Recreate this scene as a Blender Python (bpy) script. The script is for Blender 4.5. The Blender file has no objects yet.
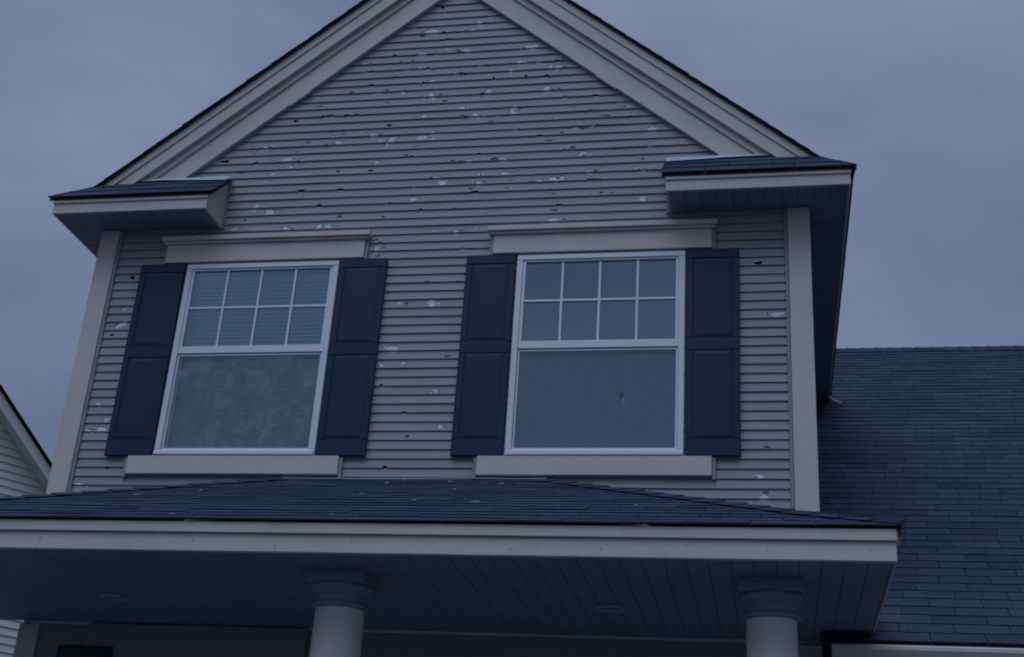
import bpy, bmesh, math, random
from mathutils import Vector, Matrix, noise
from mathutils.geometry import delaunay_2d_cdt
R = math.radians
random.seed(7)
scene = bpy.context.scene
C = bpy.context.collection

# ------------------------------------------------------------ camera
CAM = Vector((1.7193, -8.4003, 1.6)); YAW, PITCH, ROLL, F = -0.2090, 0.4201, 0.0685, 1312.9
def basis():
    r = Vector((math.cos(YAW), -math.sin(YAW), 0)); h = Vector((math.sin(YAW), math.cos(YAW), 0)); z = Vector((0, 0, 1))
    f = h * math.cos(PITCH) + z * math.sin(PITCH); u = -h * math.sin(PITCH) + z * math.cos(PITCH)
    c, s = math.cos(ROLL), math.sin(ROLL)
    return r * c + u * s, -r * s + u * c, f
CR, CU, CF = basis()
cam = bpy.data.cameras.new('camera'); co = bpy.data.objects.new('camera', cam); C.objects.link(co)
co.matrix_world = Matrix(((CR.x, CU.x, -CF.x, CAM.x), (CR.y, CU.y, -CF.y, CAM.y), (CR.z, CU.z, -CF.z, CAM.z), (0, 0, 0, 1)))
cam.sensor_width = 36; cam.lens = F / 1024 * 36; cam.clip_start = .05; cam.clip_end = 2000
scene.camera = co
def pix(p):
    d = Vector(p) - CAM; w = d.dot(CF)
    return 512 + F * d.dot(CR) / w, 328.5 - F * d.dot(CU) / w
def ray(u, v): return CF + CR * ((u - 512) / F) - CU * ((v - 328.5) / F)
def onY(u, v, Y):                       # the point of the upright plane Y that a pixel shows
    d = ray(u, v); return CAM + d * ((Y - CAM.y) / d.y)

# ------------------------------------------------------------ world and light
SUN_EL, SUN_AZ = 62, 196                # azimuth clockwise from +Y
w = bpy.data.worlds.new('World'); scene.world = w; w.use_nodes = True
n = w.node_tree.nodes; L = w.node_tree.links; n.clear()
out = n.new('ShaderNodeOutputWorld'); bg = n.new('ShaderNodeBackground'); bg2 = n.new('ShaderNodeBackground'); mx = n.new('ShaderNodeMixShader')
sky = n.new('ShaderNodeTexSky'); sky.sky_type = 'NISHITA'; sky.sun_disc = False
sky.sun_elevation = R(SUN_EL); sky.sun_rotation = R(SUN_AZ); sky.air_density = 1.5; sky.dust_density = 3
bg.inputs['Strength'].default_value = .06
tc = n.new('ShaderNodeTexCoord'); mp = n.new('ShaderNodeMapping'); mp.inputs['Scale'].default_value = (1.0, 1.0, 1.7); mp.inputs['Location'].default_value = (1.3, .9, .1)
nz = n.new('ShaderNodeTexNoise'); nz.inputs['Scale'].default_value = 2.6; nz.inputs['Detail'].default_value = 6; nz.inputs['Roughness'].default_value = .50; nz.inputs['Distortion'].default_value = .35
cr = n.new('ShaderNodeValToRGB'); cr.color_ramp.elements[0].position = .3; cr.color_ramp.elements[1].position = .72
cr.color_ramp.elements[0].color = (.098, .142, .252, 1); cr.color_ramp.elements[1].color = (.244, .296, .424, 1)
L.new(tc.outputs['Generated'], mp.inputs['Vector']); L.new(mp.outputs['Vector'], nz.inputs['Vector']); L.new(nz.outputs['Fac'], cr.inputs['Fac'])
L.new(cr.outputs['Color'], bg2.inputs['Color']); bg2.inputs['Strength'].default_value = 1.0
L.new(sky.outputs['Color'], bg.inputs['Color']); mx.inputs['Fac'].default_value = .92
L.new(bg.outputs[0], mx.inputs[1]); L.new(bg2.outputs[0], mx.inputs[2]); L.new(mx.outputs[0], out.inputs['Surface'])
sl = bpy.data.lights.new('sun', 'SUN'); sl.energy = 1.5; sl.angle = R(56); sl.color = (.56, .71, 1.0)
so = bpy.data.objects.new('sun', sl); C.objects.link(so)
sd = Vector((math.sin(R(SUN_AZ)) * math.cos(R(SUN_EL)), math.cos(R(SUN_AZ)) * math.cos(R(SUN_EL)), math.sin(R(SUN_EL))))
so.rotation_euler = sd.to_track_quat('Z', 'Y').to_euler(); so.location = (0, -20, 20)
scene.view_settings.view_transform = 'Standard'; scene.view_settings.look = 'None'
scene.view_settings.exposure = 0; scene.view_settings.gamma = 1; scene.view_settings.use_curve_mapping = False

# ------------------------------------------------------------ materials
def mat(name, col, rough=.6, var=.12, scale=6, stretch=(1, 1, 1), bump=0, bscale=60, spec=.3, fine=.08, attr=False, dirt=None):
    m = bpy.data.materials.new(name); m.use_nodes = True
    t = m.node_tree; N = t.nodes; K = t.links; b = N['Principled BSDF']
    b.inputs['Roughness'].default_value = rough; b.inputs['Specular IOR Level'].default_value = spec
    c = N.new('ShaderNodeTexCoord'); mpn = N.new('ShaderNodeMapping'); mpn.inputs['Scale'].default_value = stretch
    g = N.new('ShaderNodeNewGeometry'); K.new(g.outputs['Position'], mpn.inputs['Vector'])
    a = N.new('ShaderNodeTexNoise'); a.inputs['Scale'].default_value = scale; a.inputs['Detail'].default_value = 5
    f = N.new('ShaderNodeTexNoise'); f.inputs['Scale'].default_value = bscale; f.inputs['Detail'].default_value = 3
    K.new(mpn.outputs[0], a.inputs['Vector']); K.new(mpn.outputs[0], f.inputs['Vector'])
    def rng(node, amp):
        r = N.new('ShaderNodeMapRange'); r.inputs['From Min'].default_value = .25; r.inputs['From Max'].default_value = .75
        r.inputs['To Min'].default_value = 1 - amp; r.inputs['To Max'].default_value = 1 + amp; K.new(node.outputs['Fac'], r.inputs['Value']); return r
    m1 = N.new('ShaderNodeMath'); m1.operation = 'MULTIPLY'; K.new(rng(a, var).outputs[0], m1.inputs[0]); K.new(rng(f, fine).outputs[0], m1.inputs[1])
    last = m1
    if attr:
        at = N.new('ShaderNodeAttribute'); at.attribute_name = 'tint'; m2 = N.new('ShaderNodeMath'); m2.operation = 'MULTIPLY'
        K.new(m1.outputs[0], m2.inputs[0]); K.new(at.outputs['Fac'], m2.inputs[1]); last = m2
    vm = N.new('ShaderNodeVectorMath'); vm.operation = 'SCALE'; vm.inputs[0].default_value = col; K.new(last.outputs[0], vm.inputs['Scale'])
    src = vm.outputs[0]
    if dirt:
        d = N.new('ShaderNodeTexNoise'); d.inputs['Scale'].default_value = dirt[1]; d.inputs['Detail'].default_value = 6; K.new(mpn.outputs[0], d.inputs['Vector'])
        dr = N.new('ShaderNodeMapRange'); dr.inputs['From Min'].default_value = .52; dr.inputs['From Max'].default_value = .75; dr.inputs['To Max'].default_value = dirt[2]; K.new(d.outputs['Fac'], dr.inputs['Value'])
        mi = N.new('ShaderNodeMix'); mi.data_type = 'RGBA'; K.new(dr.outputs[0], mi.inputs['Factor']); K.new(src, mi.inputs['A']); mi.inputs['B'].default_value = (*dirt[0], 1); src = mi.outputs['Result']
    K.new(src, b.inputs['Base Color'])
    if bump:
        bp = N.new('ShaderNodeBump'); bp.inputs['Strength'].default_value = bump; bp.inputs['Distance'].default_value = .004
        K.new(f.outputs['Fac'], bp.inputs['Height']); K.new(bp.outputs[0], b.inputs['Normal'])
    return m
M = {}
M['siding'] = mat('siding', (.294, .279, .282), .55, .07, 3, (1, 1, 4), .25, 90, fine=.05, attr=True, dirt=((.215, .198, .192), 2.2, .35))
M['trim'] = mat('trim', (.57, .502, .445), .5, .06, 2.5, (1, 1, 1), .1, 40, fine=.03, dirt=((.36, .31, .27), 3.1, .3))
M['wrap'] = mat('wrap', (.60, .61, .62), .7, .15, 12, bscale=80)
M['wrap_print'] = mat('wrap_print', (.06, .12, .30), .6, .15, 12)
M['cavity'] = mat('cavity', (.05, .055, .07), .9)
M['shutter'] = mat('shutter', (.0075, .0185, .050), .55, .12, 5, bump=.15, bscale=120, fine=.06)
M['shingle'] = mat('shingle', (.043, .055, .085), .95, .16, 1.7, bump=.8, bscale=85, spec=.12, fine=.45, attr=True)
M['vinyl'] = mat('vinyl', (.70, .71, .72), .38, .04, 4, fine=.02)
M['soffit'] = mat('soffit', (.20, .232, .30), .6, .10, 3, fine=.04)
M['deck'] = mat('deck', (.05, .05, .055), .9)
M['metal'] = mat('metal', (.34, .36, .39), .35, .08, 8)
M['shaded_trim'] = mat('shaded_trim', (.21, .225, .255), .55, .06, 3)  # darkened trim tone; shade on the capitals under the ceiling is in the colour
M['darkpane'] = mat('darkpane', (.012, .014, .018), .35, .1, 3)
M['flash'] = mat('flash', (.46, .49, .53), .4, .1, 8)
M['column'] = mat('column', (.62, .58, .53), .5, .05, 3, fine=.03, dirt=((.40, .37, .33), 2.5, .3))
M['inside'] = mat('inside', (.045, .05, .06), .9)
M['blind'] = mat('blind', (.86, .88, .84), .5, .06, 5)
M['nsiding'] = mat('nsiding', (.76, .73, .64), .55, .06, 2, fine=.03)
M['ntrim'] = mat('ntrim', (.62, .60, .57), .5, .06, 2)
M['stone'] = mat('stone', (.22, .21, .20), .85, .15, 3, bump=.4)
M['ground'] = mat('ground', (.085, .095, .105), .95, .25, .8, bump=.5, bscale=30, fine=.3)
M['lamp'] = mat('lamp', (.30, .32, .36), .4, .05, 5)
M['chip'] = mat('chip', (.42, .40, .37), .55, .1, 20)
M['leafchip'] = mat('leafchip', (.22, .27, .16), .6, .1, 20)
def glass_mat():
    m = bpy.data.materials.new('glass'); m.use_nodes = True; N = m.node_tree.nodes; K = m.node_tree.links; N.clear()
    o = N.new('ShaderNodeOutputMaterial'); t = N.new('ShaderNodeBsdfTransparent'); t.inputs[0].default_value = (.76, .88, .95, 1)
    g = N.new('ShaderNodeBsdfGlossy'); g.inputs['Roughness'].default_value = .015; g.inputs['Color'].default_value = (.76, .89, 1, 1)
    fr = N.new('ShaderNodeFresnel'); fr.inputs['IOR'].default_value = 1.5
    a = N.new('ShaderNodeMath'); a.operation = 'MULTIPLY_ADD'; a.inputs[1].default_value = 1.8; a.inputs[2].default_value = .15; K.new(fr.outputs[0], a.inputs[0])
    tx = N.new('ShaderNodeTexNoise'); tx.inputs['Scale'].default_value = 2.2; gm = N.new('ShaderNodeNewGeometry'); K.new(gm.outputs['Position'], tx.inputs['Vector'])
    bp = N.new('ShaderNodeBump'); bp.inputs['Strength'].default_value = .12; bp.inputs['Distance'].default_value = .02; K.new(tx.outputs['Fac'], bp.inputs['Height']); K.new(bp.outputs[0], g.inputs['Normal'])
    x = N.new('ShaderNodeMixShader'); K.new(a.outputs[0], x.inputs[0]); K.new(t.outputs[0], x.inputs[1]); K.new(g.outputs[0], x.inputs[2]); K.new(x.outputs[0], o.inputs[0])
    return m
M['glass'] = glass_mat()
def screen_mat(name, base, op, blot):
    m = bpy.data.materials.new(name); m.use_nodes = True; N = m.node_tree.nodes; K = m.node_tree.links; N.clear()
    o = N.new('ShaderNodeOutputMaterial'); t = N.new('ShaderNodeBsdfTransparent'); d = N.new('ShaderNodeBsdfDiffuse'); x = N.new('ShaderNodeMixShader')
    gm = N.new('ShaderNodeNewGeometry'); tx = N.new('ShaderNodeTexNoise'); tx.inputs['Scale'].default_value = 7.5; tx.inputs['Detail'].default_value = 8; tx.inputs['Roughness'].default_value = .66; tx.inputs['Distortion'].default_value = .6; K.new(gm.outputs['Position'], tx.inputs['Vector'])
    r = N.new('ShaderNodeMapRange'); r.inputs['From Min'].default_value = .46; r.inputs['From Max'].default_value = .72; r.inputs['To Min'].default_value = 0; r.inputs['To Max'].default_value = blot; K.new(tx.outputs['Fac'], r.inputs['Value'])
    mi = N.new('ShaderNodeMix'); mi.data_type = 'RGBA'; K.new(r.outputs[0], mi.inputs['Factor']); mi.inputs['A'].default_value = (*base, 1); mi.inputs['B'].default_value = (.5, .52, .52, 1); K.new(mi.outputs['Result'], d.inputs[0])
    a = N.new('ShaderNodeMath'); a.operation = 'MULTIPLY_ADD'; a.inputs[1].default_value = .3; a.inputs[2].default_value = op; K.new(r.outputs[0], a.inputs[0])
    K.new(a.outputs[0], x.inputs[0]); K.new(t.outputs[0], x.inputs[1]); K.new(d.outputs[0], x.inputs[2]); K.new(x.outputs[0], o.inputs[0])
    return m
M['screen'] = screen_mat('screen', (.20, .25, .33), .58, .10)
M['screen_dirty'] = screen_mat('screen_dirty', (.215, .26, .31), .50, .45)

# ------------------------------------------------------------ helpers
def mesh(name, V, Fc, m, tint=None, smooth=False):
    me = bpy.data.meshes.new(name); me.from_pydata([tuple(v) for v in V], [], Fc); me.materials.append(m if not isinstance(m, str) else M[m])
    if tint is not None:
        at = me.attributes.new('tint', 'FLOAT', 'FACE')
        at.data.foreach_set('value', [tint] * len(me.polygons) if not isinstance(tint, list) else tint)
    if smooth: me.polygons.foreach_set('use_smooth', [True] * len(me.polygons))
    me.update(); return me
def link(name, me, parent=None, loc=None, rot=None):
    o = bpy.data.objects.new(name, me); C.objects.link(o)
    if parent: o.parent = parent
    if loc is not None: o.location = loc
    if rot is not None: o.rotation_euler = rot
    return o
def boxv(x0, x1, y0, y1, z0, z1, V, Fc):
    b = len(V)
    V += [(x0, y0, z0), (x1, y0, z0), (x1, y1, z0), (x0, y1, z0), (x0, y0, z1), (x1, y0, z1), (x1, y1, z1), (x0, y1, z1)]
    Fc += [tuple(b + i for i in f) for f in ((0, 3, 2, 1), (4, 5, 6, 7), (0, 1, 5, 4), (1, 2, 6, 5), (2, 3, 7, 6), (3, 0, 4, 7))]
def bevel(me, w=.004, seg=1):
    bm = bmesh.new(); bm.from_mesh(me); bmesh.ops.bevel(bm, geom=bm.edges[:], offset=w, segments=seg, affect='EDGES', profile=.5); bm.to_mesh(me); bm.free()
def box(name, x0, x1, y0, y1, z0, z1, m, parent=None, bev=.003, tint=None):
    V, Fc = [], []; boxv(x0, x1, y0, y1, z0, z1, V, Fc); me = mesh(name, V, Fc, m)
    if bev: bevel(me, bev)
    if tint is not None:
        at = me.attributes.new('tint', 'FLOAT', 'FACE'); at.data.foreach_set('value', [tint] * len(me.polygons))
    return link(name, me, parent)
def prism(name, poly, axis_vec, m, parent=None, bev=0, tint=None):
    n_ = len(poly); V = [Vector(p) for p in poly] + [Vector(p) + Vector(axis_vec) for p in poly]
    Fc = [tuple(range(n_)), tuple(range(2 * n_ - 1, n_ - 1, -1))] + [(i, i + n_, (i + 1) % n_ + n_, (i + 1) % n_) for i in range(n_)]
    me = mesh(name, V, Fc, m)
    bm = bmesh.new(); bm.from_mesh(me); bmesh.ops.recalc_face_normals(bm, faces=bm.faces[:])
    if bev: bmesh.ops.bevel(bm, geom=bm.edges[:], offset=bev, segments=1, affect='EDGES')
    bm.to_mesh(me); bm.free()
    if tint is not None:
        at = me.attributes.new('tint', 'FLOAT', 'FACE'); at.data.foreach_set('value', [tint] * len(me.polygons))
    return link(name, me, parent)
def empty(name, loc, label, cat, group=None):
    o = bpy.data.objects.new(name, None); C.objects.link(o); o.location = loc; o['label'] = label; o['category'] = cat
    if group: o['group'] = group
    return o
def inside(p, poly):
    r = False; j = len(poly) - 1
    for i in range(len(poly)):
        a, b = poly[i], poly[j]
        if (a[1] > p[1]) != (b[1] > p[1]) and p[0] < (b[0] - a[0]) * (p[1] - a[1]) / (b[1] - a[1]) + a[0]: r = not r
        j = i
    return r
def cdt_faces(outer, holes):
    vs = []; es = []
    for poly in [outer] + holes:
        b = len(vs); k = len(poly); vs += [Vector(p) for p in poly]; es += [(b + i, b + (i + 1) % k) for i in range(k)]
    v, e, f, *_ = delaunay_2d_cdt(vs, es, [], 0, 1e-5)
    keep = []
    for t in f:
        c = sum((v[i] for i in t), Vector((0, 0))) / len(t)
        if inside(c, outer) and not any(inside(c, h) for h in holes): keep.append(t)
    return v, keep
def clip(poly, conv):                   # convex clip, conv counter-clockwise
    for i in range(len(conv)):
        a, b = conv[i], conv[(i + 1) % len(conv)]; o = []
        s = lambda p: (b[0] - a[0]) * (p[1] - a[1]) - (b[1] - a[1]) * (p[0] - a[0])
        for j in range(len(poly)):
            p, q = poly[j], poly[(j + 1) % len(poly)]; sp, sq = s(p), s(q)
            if sp >= 0: o.append(p)
            if sp * sq < 0: t = sp / (sp - sq); o.append((p[0] + (q[0] - p[0]) * t, p[1] + (q[1] - p[1]) * t))
        poly = o
        if len(poly) < 3: return []
    return poly

# ------------------------------------------------------------ ground
V, Fc = [], []
gN = 24
for i in range(gN + 1):
    for j in range(gN + 1): V.append((-300 + 600 * i / gN, -300 + 600 * j / gN, 0))
Fc = [(i * (gN + 1) + j, (i + 1) * (gN + 1) + j, (i + 1) * (gN + 1) + j + 1, i * (gN + 1) + j + 1) for i in range(gN) for j in range(gN)]
g = link('ground', mesh('ground', V, Fc, 'ground')); g['kind'] = 'structure'

# ------------------------------------------------------------ the house
XL, XR = -3.397, 2.030; XC = (XL + XR) / 2; SL = .8205
house = empty('house', (XC, 0, 0), 'two-storey house with hail-chipped grey siding, tan trim and dark blue shutters', 'house')
house.matrix_world = Matrix.Translation((0, 0, 0))
E0 = .06827; Z0 = 4.453
WZ0, WZ1 = 4.473, 6.011; WW = 1.22
WINS = [(-2.633, 'double hung window with pale blinds behind a blotchy dirty lower screen'), (-.051, 'double hung window reflecting the dark sky, its lower screen has a small hole')]
FRB = 8.505                              # frieze board lower edge, height at the ridge line
def gable_half(z): return (FRB + .07 - z) / SL

# damage marks: (tile x, tile y, scale, [(x, y, w, h)...]) for pale holes and dark slits, blue scraps
TILES = [
 (340, 0, 6.4, [(632,75,30,15),(480,172,20,15),(598,207,65,30),(895,147,25,25),(835,187,50,12),(975,95,40,20),(522,343,50,18),(808,322,50,22),(685,308,15,12),(155,403,40,10),(157,453,35,14),(430,442,35,10),(510,432,30,20),(405,585,40,28),(590,612,25,40),(948,582,35,28),(245,583,30,8),(583,515,30,10),(745,465,25,15),(895,412,35,8),(20,593,20,12)],
  [(655,45,30,18),(525,228,30,14),(195,403,15,8),(465,388,40,8),(390,390,20,8),(350,492,18,10),(797,470,20,10),(75,590,45,6),(985,497,12,25)], []),
 (500, 0, 6.4, [(210,298,50,30),(140,395,45,16),(243,400,50,18),(362,432,35,35),(315,568,40,30),(65,448,20,25)], [(365,385,50,6),(405,379,20,8),(165,483,25,14)], []),
 (200, 100, 6.4, [(868,228,45,12),(875,270,30,16),(415,300,25,18),(295,300,45,6),(555,378,55,18),(480,387,35,6),(588,425,25,15),(463,468,25,15),(418,515,40,12)],
  [(160,392,70,16),(258,463,45,6),(755,40,75,6),(612,133,35,20),(1000,88,40,8),(622,331,35,6),(655,293,14,10),(883,455,25,18),(645,577,65,10),(345,342,14,8)], [(692,268,35,16),(840,197,35,14)]),
 (360, 100, 6.4, [(650,45,40,18),(745,100,60,28),(705,102,20,16),(985,60,30,40),(408,100,30,20),(88,222,45,22),(195,255,40,38),(397,237,55,22),(467,208,30,20),(385,290,40,8),(103,398,25,16),(693,388,30,22),(490,495,60,14),(555,485,25,10),(520,525,55,25),(770,470,35,16),(943,465,45,16),(755,530,35,26),(345,550,18,16),(333,630,45,18),(1000,187,30,14),(885,97,30,16),(912,372,35,20)],
  [(175,15,35,6),(185,160,45,14),(845,137,45,5),(590,388,35,12),(70,450,40,10),(295,352,45,8),(705,565,35,12),(935,560,30,10),(970,515,30,6),(760,343,25,12),(475,5,12,10),(545,3,35,10),(655,97,60,8),(797,522,25,10)], [(862,374,70,22)]),
 (520, 100, 6.4, [(318,50,25,10),(577,17,25,12),(630,10,25,10),(697,35,20,20),(220,112,25,12),(355,173,25,14),(465,167,30,18),(430,245,30,10),(402,341,35,22),(835,293,25,16),(848,180,50,20),(447,455,35,10),(235,502,70,28),(122,512,30,14),(747,430,22,12),(785,442,25,10),(885,433,25,8),(788,628,40,26)],
  [(268,207,28,14),(185,258,45,8),(545,98,70,10),(530,160,60,6),(470,505,80,8),(780,375,25,5),(215,597,35,6),(520,590,35,12),(588,590,16,8),(600,310,30,6)], [(337,303,35,20),(858,152,38,14)]),
 (200, 180, 6.4, [(360,165,20,25),(335,192,35,14),(440,203,55,28),(785,148,40,8),(215,312,40,12),(190,350,45,12),(543,305,25,22),(765,290,40,18),(825,293,30,28)], [(287,254,14,12),(265,350,20,8),(408,352,35,8),(585,310,25,8),(890,232,30,12)], []),
 (360, 180, 6.4, [(118,435,60,22),(88,462,25,22),(470,325,28,10),(613,325,22,22),(657,436,28,12),(738,302,30,8)], [(148,233,25,10),(100,382,40,8),(120,482,30,6),(810,212,15,6),(608,181,25,5)], []),
 (520, 180, 6.4, [(215,248,70,20)], [(218,190,45,8),(283,247,20,12),(288,287,28,10)], []),
 (370, 230, 2.63, [(158,190,20,14),(78,190,12,6),(57,310,24,14),(28,352,12,8),(85,350,14,6),(174,420,12,8),(187,515,14,8)], [(95,542,18,5),(203,331,16,4),(30,407,10,8),(40,622,14,5),(148,135,14,3),(230,135,12,3)], []),
 (60, 230, 2.527, [(155,238,20,10),(160,200,8,6),(95,438,8,8),(105,505,28,10),(75,508,14,6),(118,477,12,6),(45,642,14,6)], [(182,120,12,8),(120,600,18,4),(130,265,10,4)], []),
 (660, 230, 2.19, [(255,182,20,8),(215,537,14,8),(226,585,14,10)], [(215,72,18,6),(235,475,14,5),(180,305,5,12)], [(232,576,16,9)]),
]
rd = random.Random(3)
def shard(cx, cz, w_, h_, rr):           # broken vinyl: an angular outline, not a round one
    k = rr.randint(8, 13); a0 = rr.random() * 6.28; P = []
    sk = rr.uniform(-.5, .5)
    for i in range(k):
        a = a0 + 6.283 * (i + rr.uniform(-.3, .3)) / k; q = rr.uniform(.5, 1.35)
        x = math.cos(a) * w_ / 2 * q; z = math.sin(a) * h_ / 2 * q; P.append((cx + x + sk * z, cz + z))
    return P
pale, dark, blue = [], [], []
for tx, ty, sc, A, B, D in TILES:
    for src, dst, k in ((A, pale, 1.62), (B, dark, 1.15), (D, blue, 1.0)):
        for x, y, a, b in src:
            q = onY(tx + x / sc, ty + y / sc, -.014); mpp = (q - CAM).length / F
            dst.append(shard(q.x, q.z, a / sc * mpp * k, max(b / sc * mpp * 1.08 * k, .007), rd))
rs_ = random.Random(21)
for h in list(pale):                     # breaks come in clusters: small satellites beside the larger ones
    w_ = max(p[0] for p in h) - min(p[0] for p in h); hh = max(p[1] for p in h) - min(p[1] for p in h)
    cx_ = sum(p[0] for p in h) / len(h); cz_ = sum(p[1] for p in h) / len(h)
    if w_ > .045 and rs_.random() < .7:
        pale.append(shard(cx_ + rs_.choice((-1, 1)) * w_ * rs_.uniform(.6, .95), cz_ + rs_.uniform(-.02, .02), w_ * rs_.uniform(.3, .55), max(.010, hh * rs_.uniform(.4, .7)), rs_))
    if rs_.random() < .35:
        a_ = rs_.choice((-1, 1)); L_ = rs_.uniform(.04, .09); x_ = cx_ + a_ * w_ * .4; z_ = cz_ + rs_.uniform(-.01, .01); t_ = rs_.uniform(-.2, .2)
        dark.append([(x_, z_), (x_ + a_ * L_ * .5, z_ + L_ * t_ - .004), (x_ + a_ * L_, z_ + L_ * t_ * .6), (x_ + a_ * L_ * .5, z_ + L_ * t_ + .003)])
for i in range(42):                      # bites out of the lap edges, thickest in the gable
    z_ = Z0 + E0 * rs_.choice([rs_.randint(0, 56), rs_.randint(24, 52)]); half_ = min(2.4, (FRB - z_) / SL - .1)
    if half_ < .2: continue
    x_ = XC + rs_.uniform(-half_, half_); w_ = rs_.uniform(.025, .085); h_ = rs_.uniform(.007, .014)
    dark.append([(x_, z_ - .004), (x_ + w_, z_ - .004), (x_ + w_ * rs_.uniform(.55, .9), z_ + h_ * rs_.uniform(.3, .9)), (x_ + w_ * rs_.uniform(.15, .5), z_ + h_)])
def clear(h):                            # not where a window, shutter, header or apron covers the wall
    cx_ = sum(p[0] for p in h) / len(h); cz_ = sum(p[1] for p in h) / len(h)
    for x, _ in WINS:
        if x - .39 < cx_ < x + WW + .39 and 4.455 < cz_ < 6.02: return False
        if x - .20 < cx_ < x + WW + .20 and 4.30 < cz_ < 6.24: return False
    return True
dark = [h for h in dark if clear(h)]; pale = [h for h in pale if clear(h)]
winrects = [[(x + .02, WZ0 + .02), (x + WW - .02, WZ0 + .02), (x + WW - .02, WZ1 - .02), (x + .02, WZ1 - .02)] for x, _ in WINS]

# upper front wall: sheathing with wrap, planks on it
wall_poly = [(XL + .01, 3.2), (XR - .01, 3.2), (XR - .01, 6.5), (XC + gable_half(8.5) + .02, 8.5), (XC - gable_half(8.5) - .02, 8.5), (XL + .01, 6.5)]
def grow(P, k):
    cx = sum(p[0] for p in P) / len(P); cz = sum(p[1] for p in P) / len(P)
    return [(cx + (p[0] - cx) * k + math.copysign(.004, p[0] - cx), cz + (p[1] - cz) * k + math.copysign(.006, p[1] - cz)) for p in P]
v, f = cdt_faces(wall_poly, winrects + [grow(p, 1.25) for p in dark])
wall = link('front_wall', mesh('front_wall', [(p.x, 0, p.y) for p in v], [tuple(reversed(t)) if (v[t[1]] - v[t[0]]).cross(v[t[2]] - v[t[0]]) < 0 else tuple(t) for t in f], 'wrap'), house)
v, f = cdt_faces(wall_poly, winrects)
link('wall_cavity', mesh('wall_cavity', [(p.x, .05, p.y) for p in v], [tuple(t) for t in f], 'cavity'), house)
for P in blue:
    prism('wrap_print', [(p[0] , -.0035, p[1]) for p in grow(P, 1.05)], (0, .002, 0), 'wrap_print', wall)
YB, YT = -.0150, -.003
allholes = pale + dark + blue + winrects
hb = [(min(p[0] for p in h), max(p[0] for p in h), min(p[1] for p in h), max(p[1] for p in h)) for h in allholes]
def plank(z0, xa0, xb0, xa1, xb1, seed):
    z1 = z0 + E0 + .001; rr = random.Random(seed)
    k = max(2, int((xb0 - xa0) / .25))
    bot = [(xa0 + (xb0 - xa0) * i / k, z0) for i in range(k + 1)]; top = [(xb1 - (xb1 - xa1) * i / k, z1) for i in range(k + 1)]
    H = [h for h, b in zip(allholes, hb) if b[3] > z0 - .002 and b[2] < z1 + .002]
    H = [[(p[0], p[1]) for p in h] for h in H]
    v, f = cdt_faces(bot + top, H)
    wob = lambda x, z: .0022 * noise.noise((x * 1.7, seed * 3.1, z * 4)) * (1 - (z - z0) / E0)
    V = []
    for p in v:
        t = (p.y - z0) / (z1 - z0); V.append((p.x, YB + (YT - YB) * t + wob(p.x, p.y), p.y + .0018 * noise.noise((p.x * 2.1, seed * 7.7, 3)) * (1 - t)))
    Fc = []; cnt = {}
    for t in f:
        t = list(t)
        if (v[t[1]] - v[t[0]]).cross(v[t[2]] - v[t[0]]) < 0: t.reverse()
        Fc.append(tuple(t))
        for i in range(len(t)): cnt[(t[i], t[(i + 1) % len(t)])] = 1
    nb = len(Fc)
    back = {}
    for (a, b) in list(cnt):
        if (b, a) in cnt: continue
        lip = abs(v[a].y - z0) < 1e-4 and abs(v[b].y - z0) < 1e-4
        ids = []
        for q in (a, b):
            key = (q, lip)
            if key not in back:
                back[key] = len(V); x, y, z = V[q]; V.append((x, -.002 if lip else y + .0025, z + (.002 if lip else 0)))
            ids.append(back[key])
        Fc.append((b, a, ids[0], ids[1]))
    par = list(range(len(V)))
    def find(i):
        while par[i] != i: par[i] = par[par[i]]; i = par[i]
        return i
    for t in Fc:
        for q in t[1:]: par[find(q)] = find(t[0])
    isl = {}
    for t in Fc: isl.setdefault(find(t[0]), []).append(t)
    tn = rr.uniform(.95, 1.05)
    for fs in isl.values():
        ids = sorted({q for t in fs for q in t}); xs = [V[q][0] for q in ids]; mp_ = {q: i for i, q in enumerate(ids)}
        if max(xs) - min(xs) < .03: continue
        link('siding_plank', mesh('siding_plank', [V[q] for q in ids], [tuple(mp_[q] for q in t) for t in fs], 'siding', tint=tn), wall)
    # what shows through the pale breaks: torn backing close behind the face
    rect = [(xa0, z0), (xb0, z0), (xb1, z1), (xa1, z1)]
    for h in pale:
        if max(p[1] for p in h) < z0 or min(p[1] for p in h) > z1: continue
        hr = random.Random(int(h[0][0] * 1e5)); ox, oz = hr.uniform(-.006, .006), hr.uniform(-.0075, .001)
        g = clip([(p[0] + ox, p[1] + oz) for p in grow(h, 1.02)], rect)
        if len(g) < 3 or max(p[1] for p in g) - min(p[1] for p in g) < .008: continue
        P = [(p[0], YB + (YT - YB) * (p[1] - z0) / E0 + .0032, p[1] + (.003 if p[1] < z0 + .003 else 0)) for p in g]
        link('torn_backing', mesh('torn_backing', P, [tuple(range(len(P)))], 'wrap'), wall)
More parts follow.
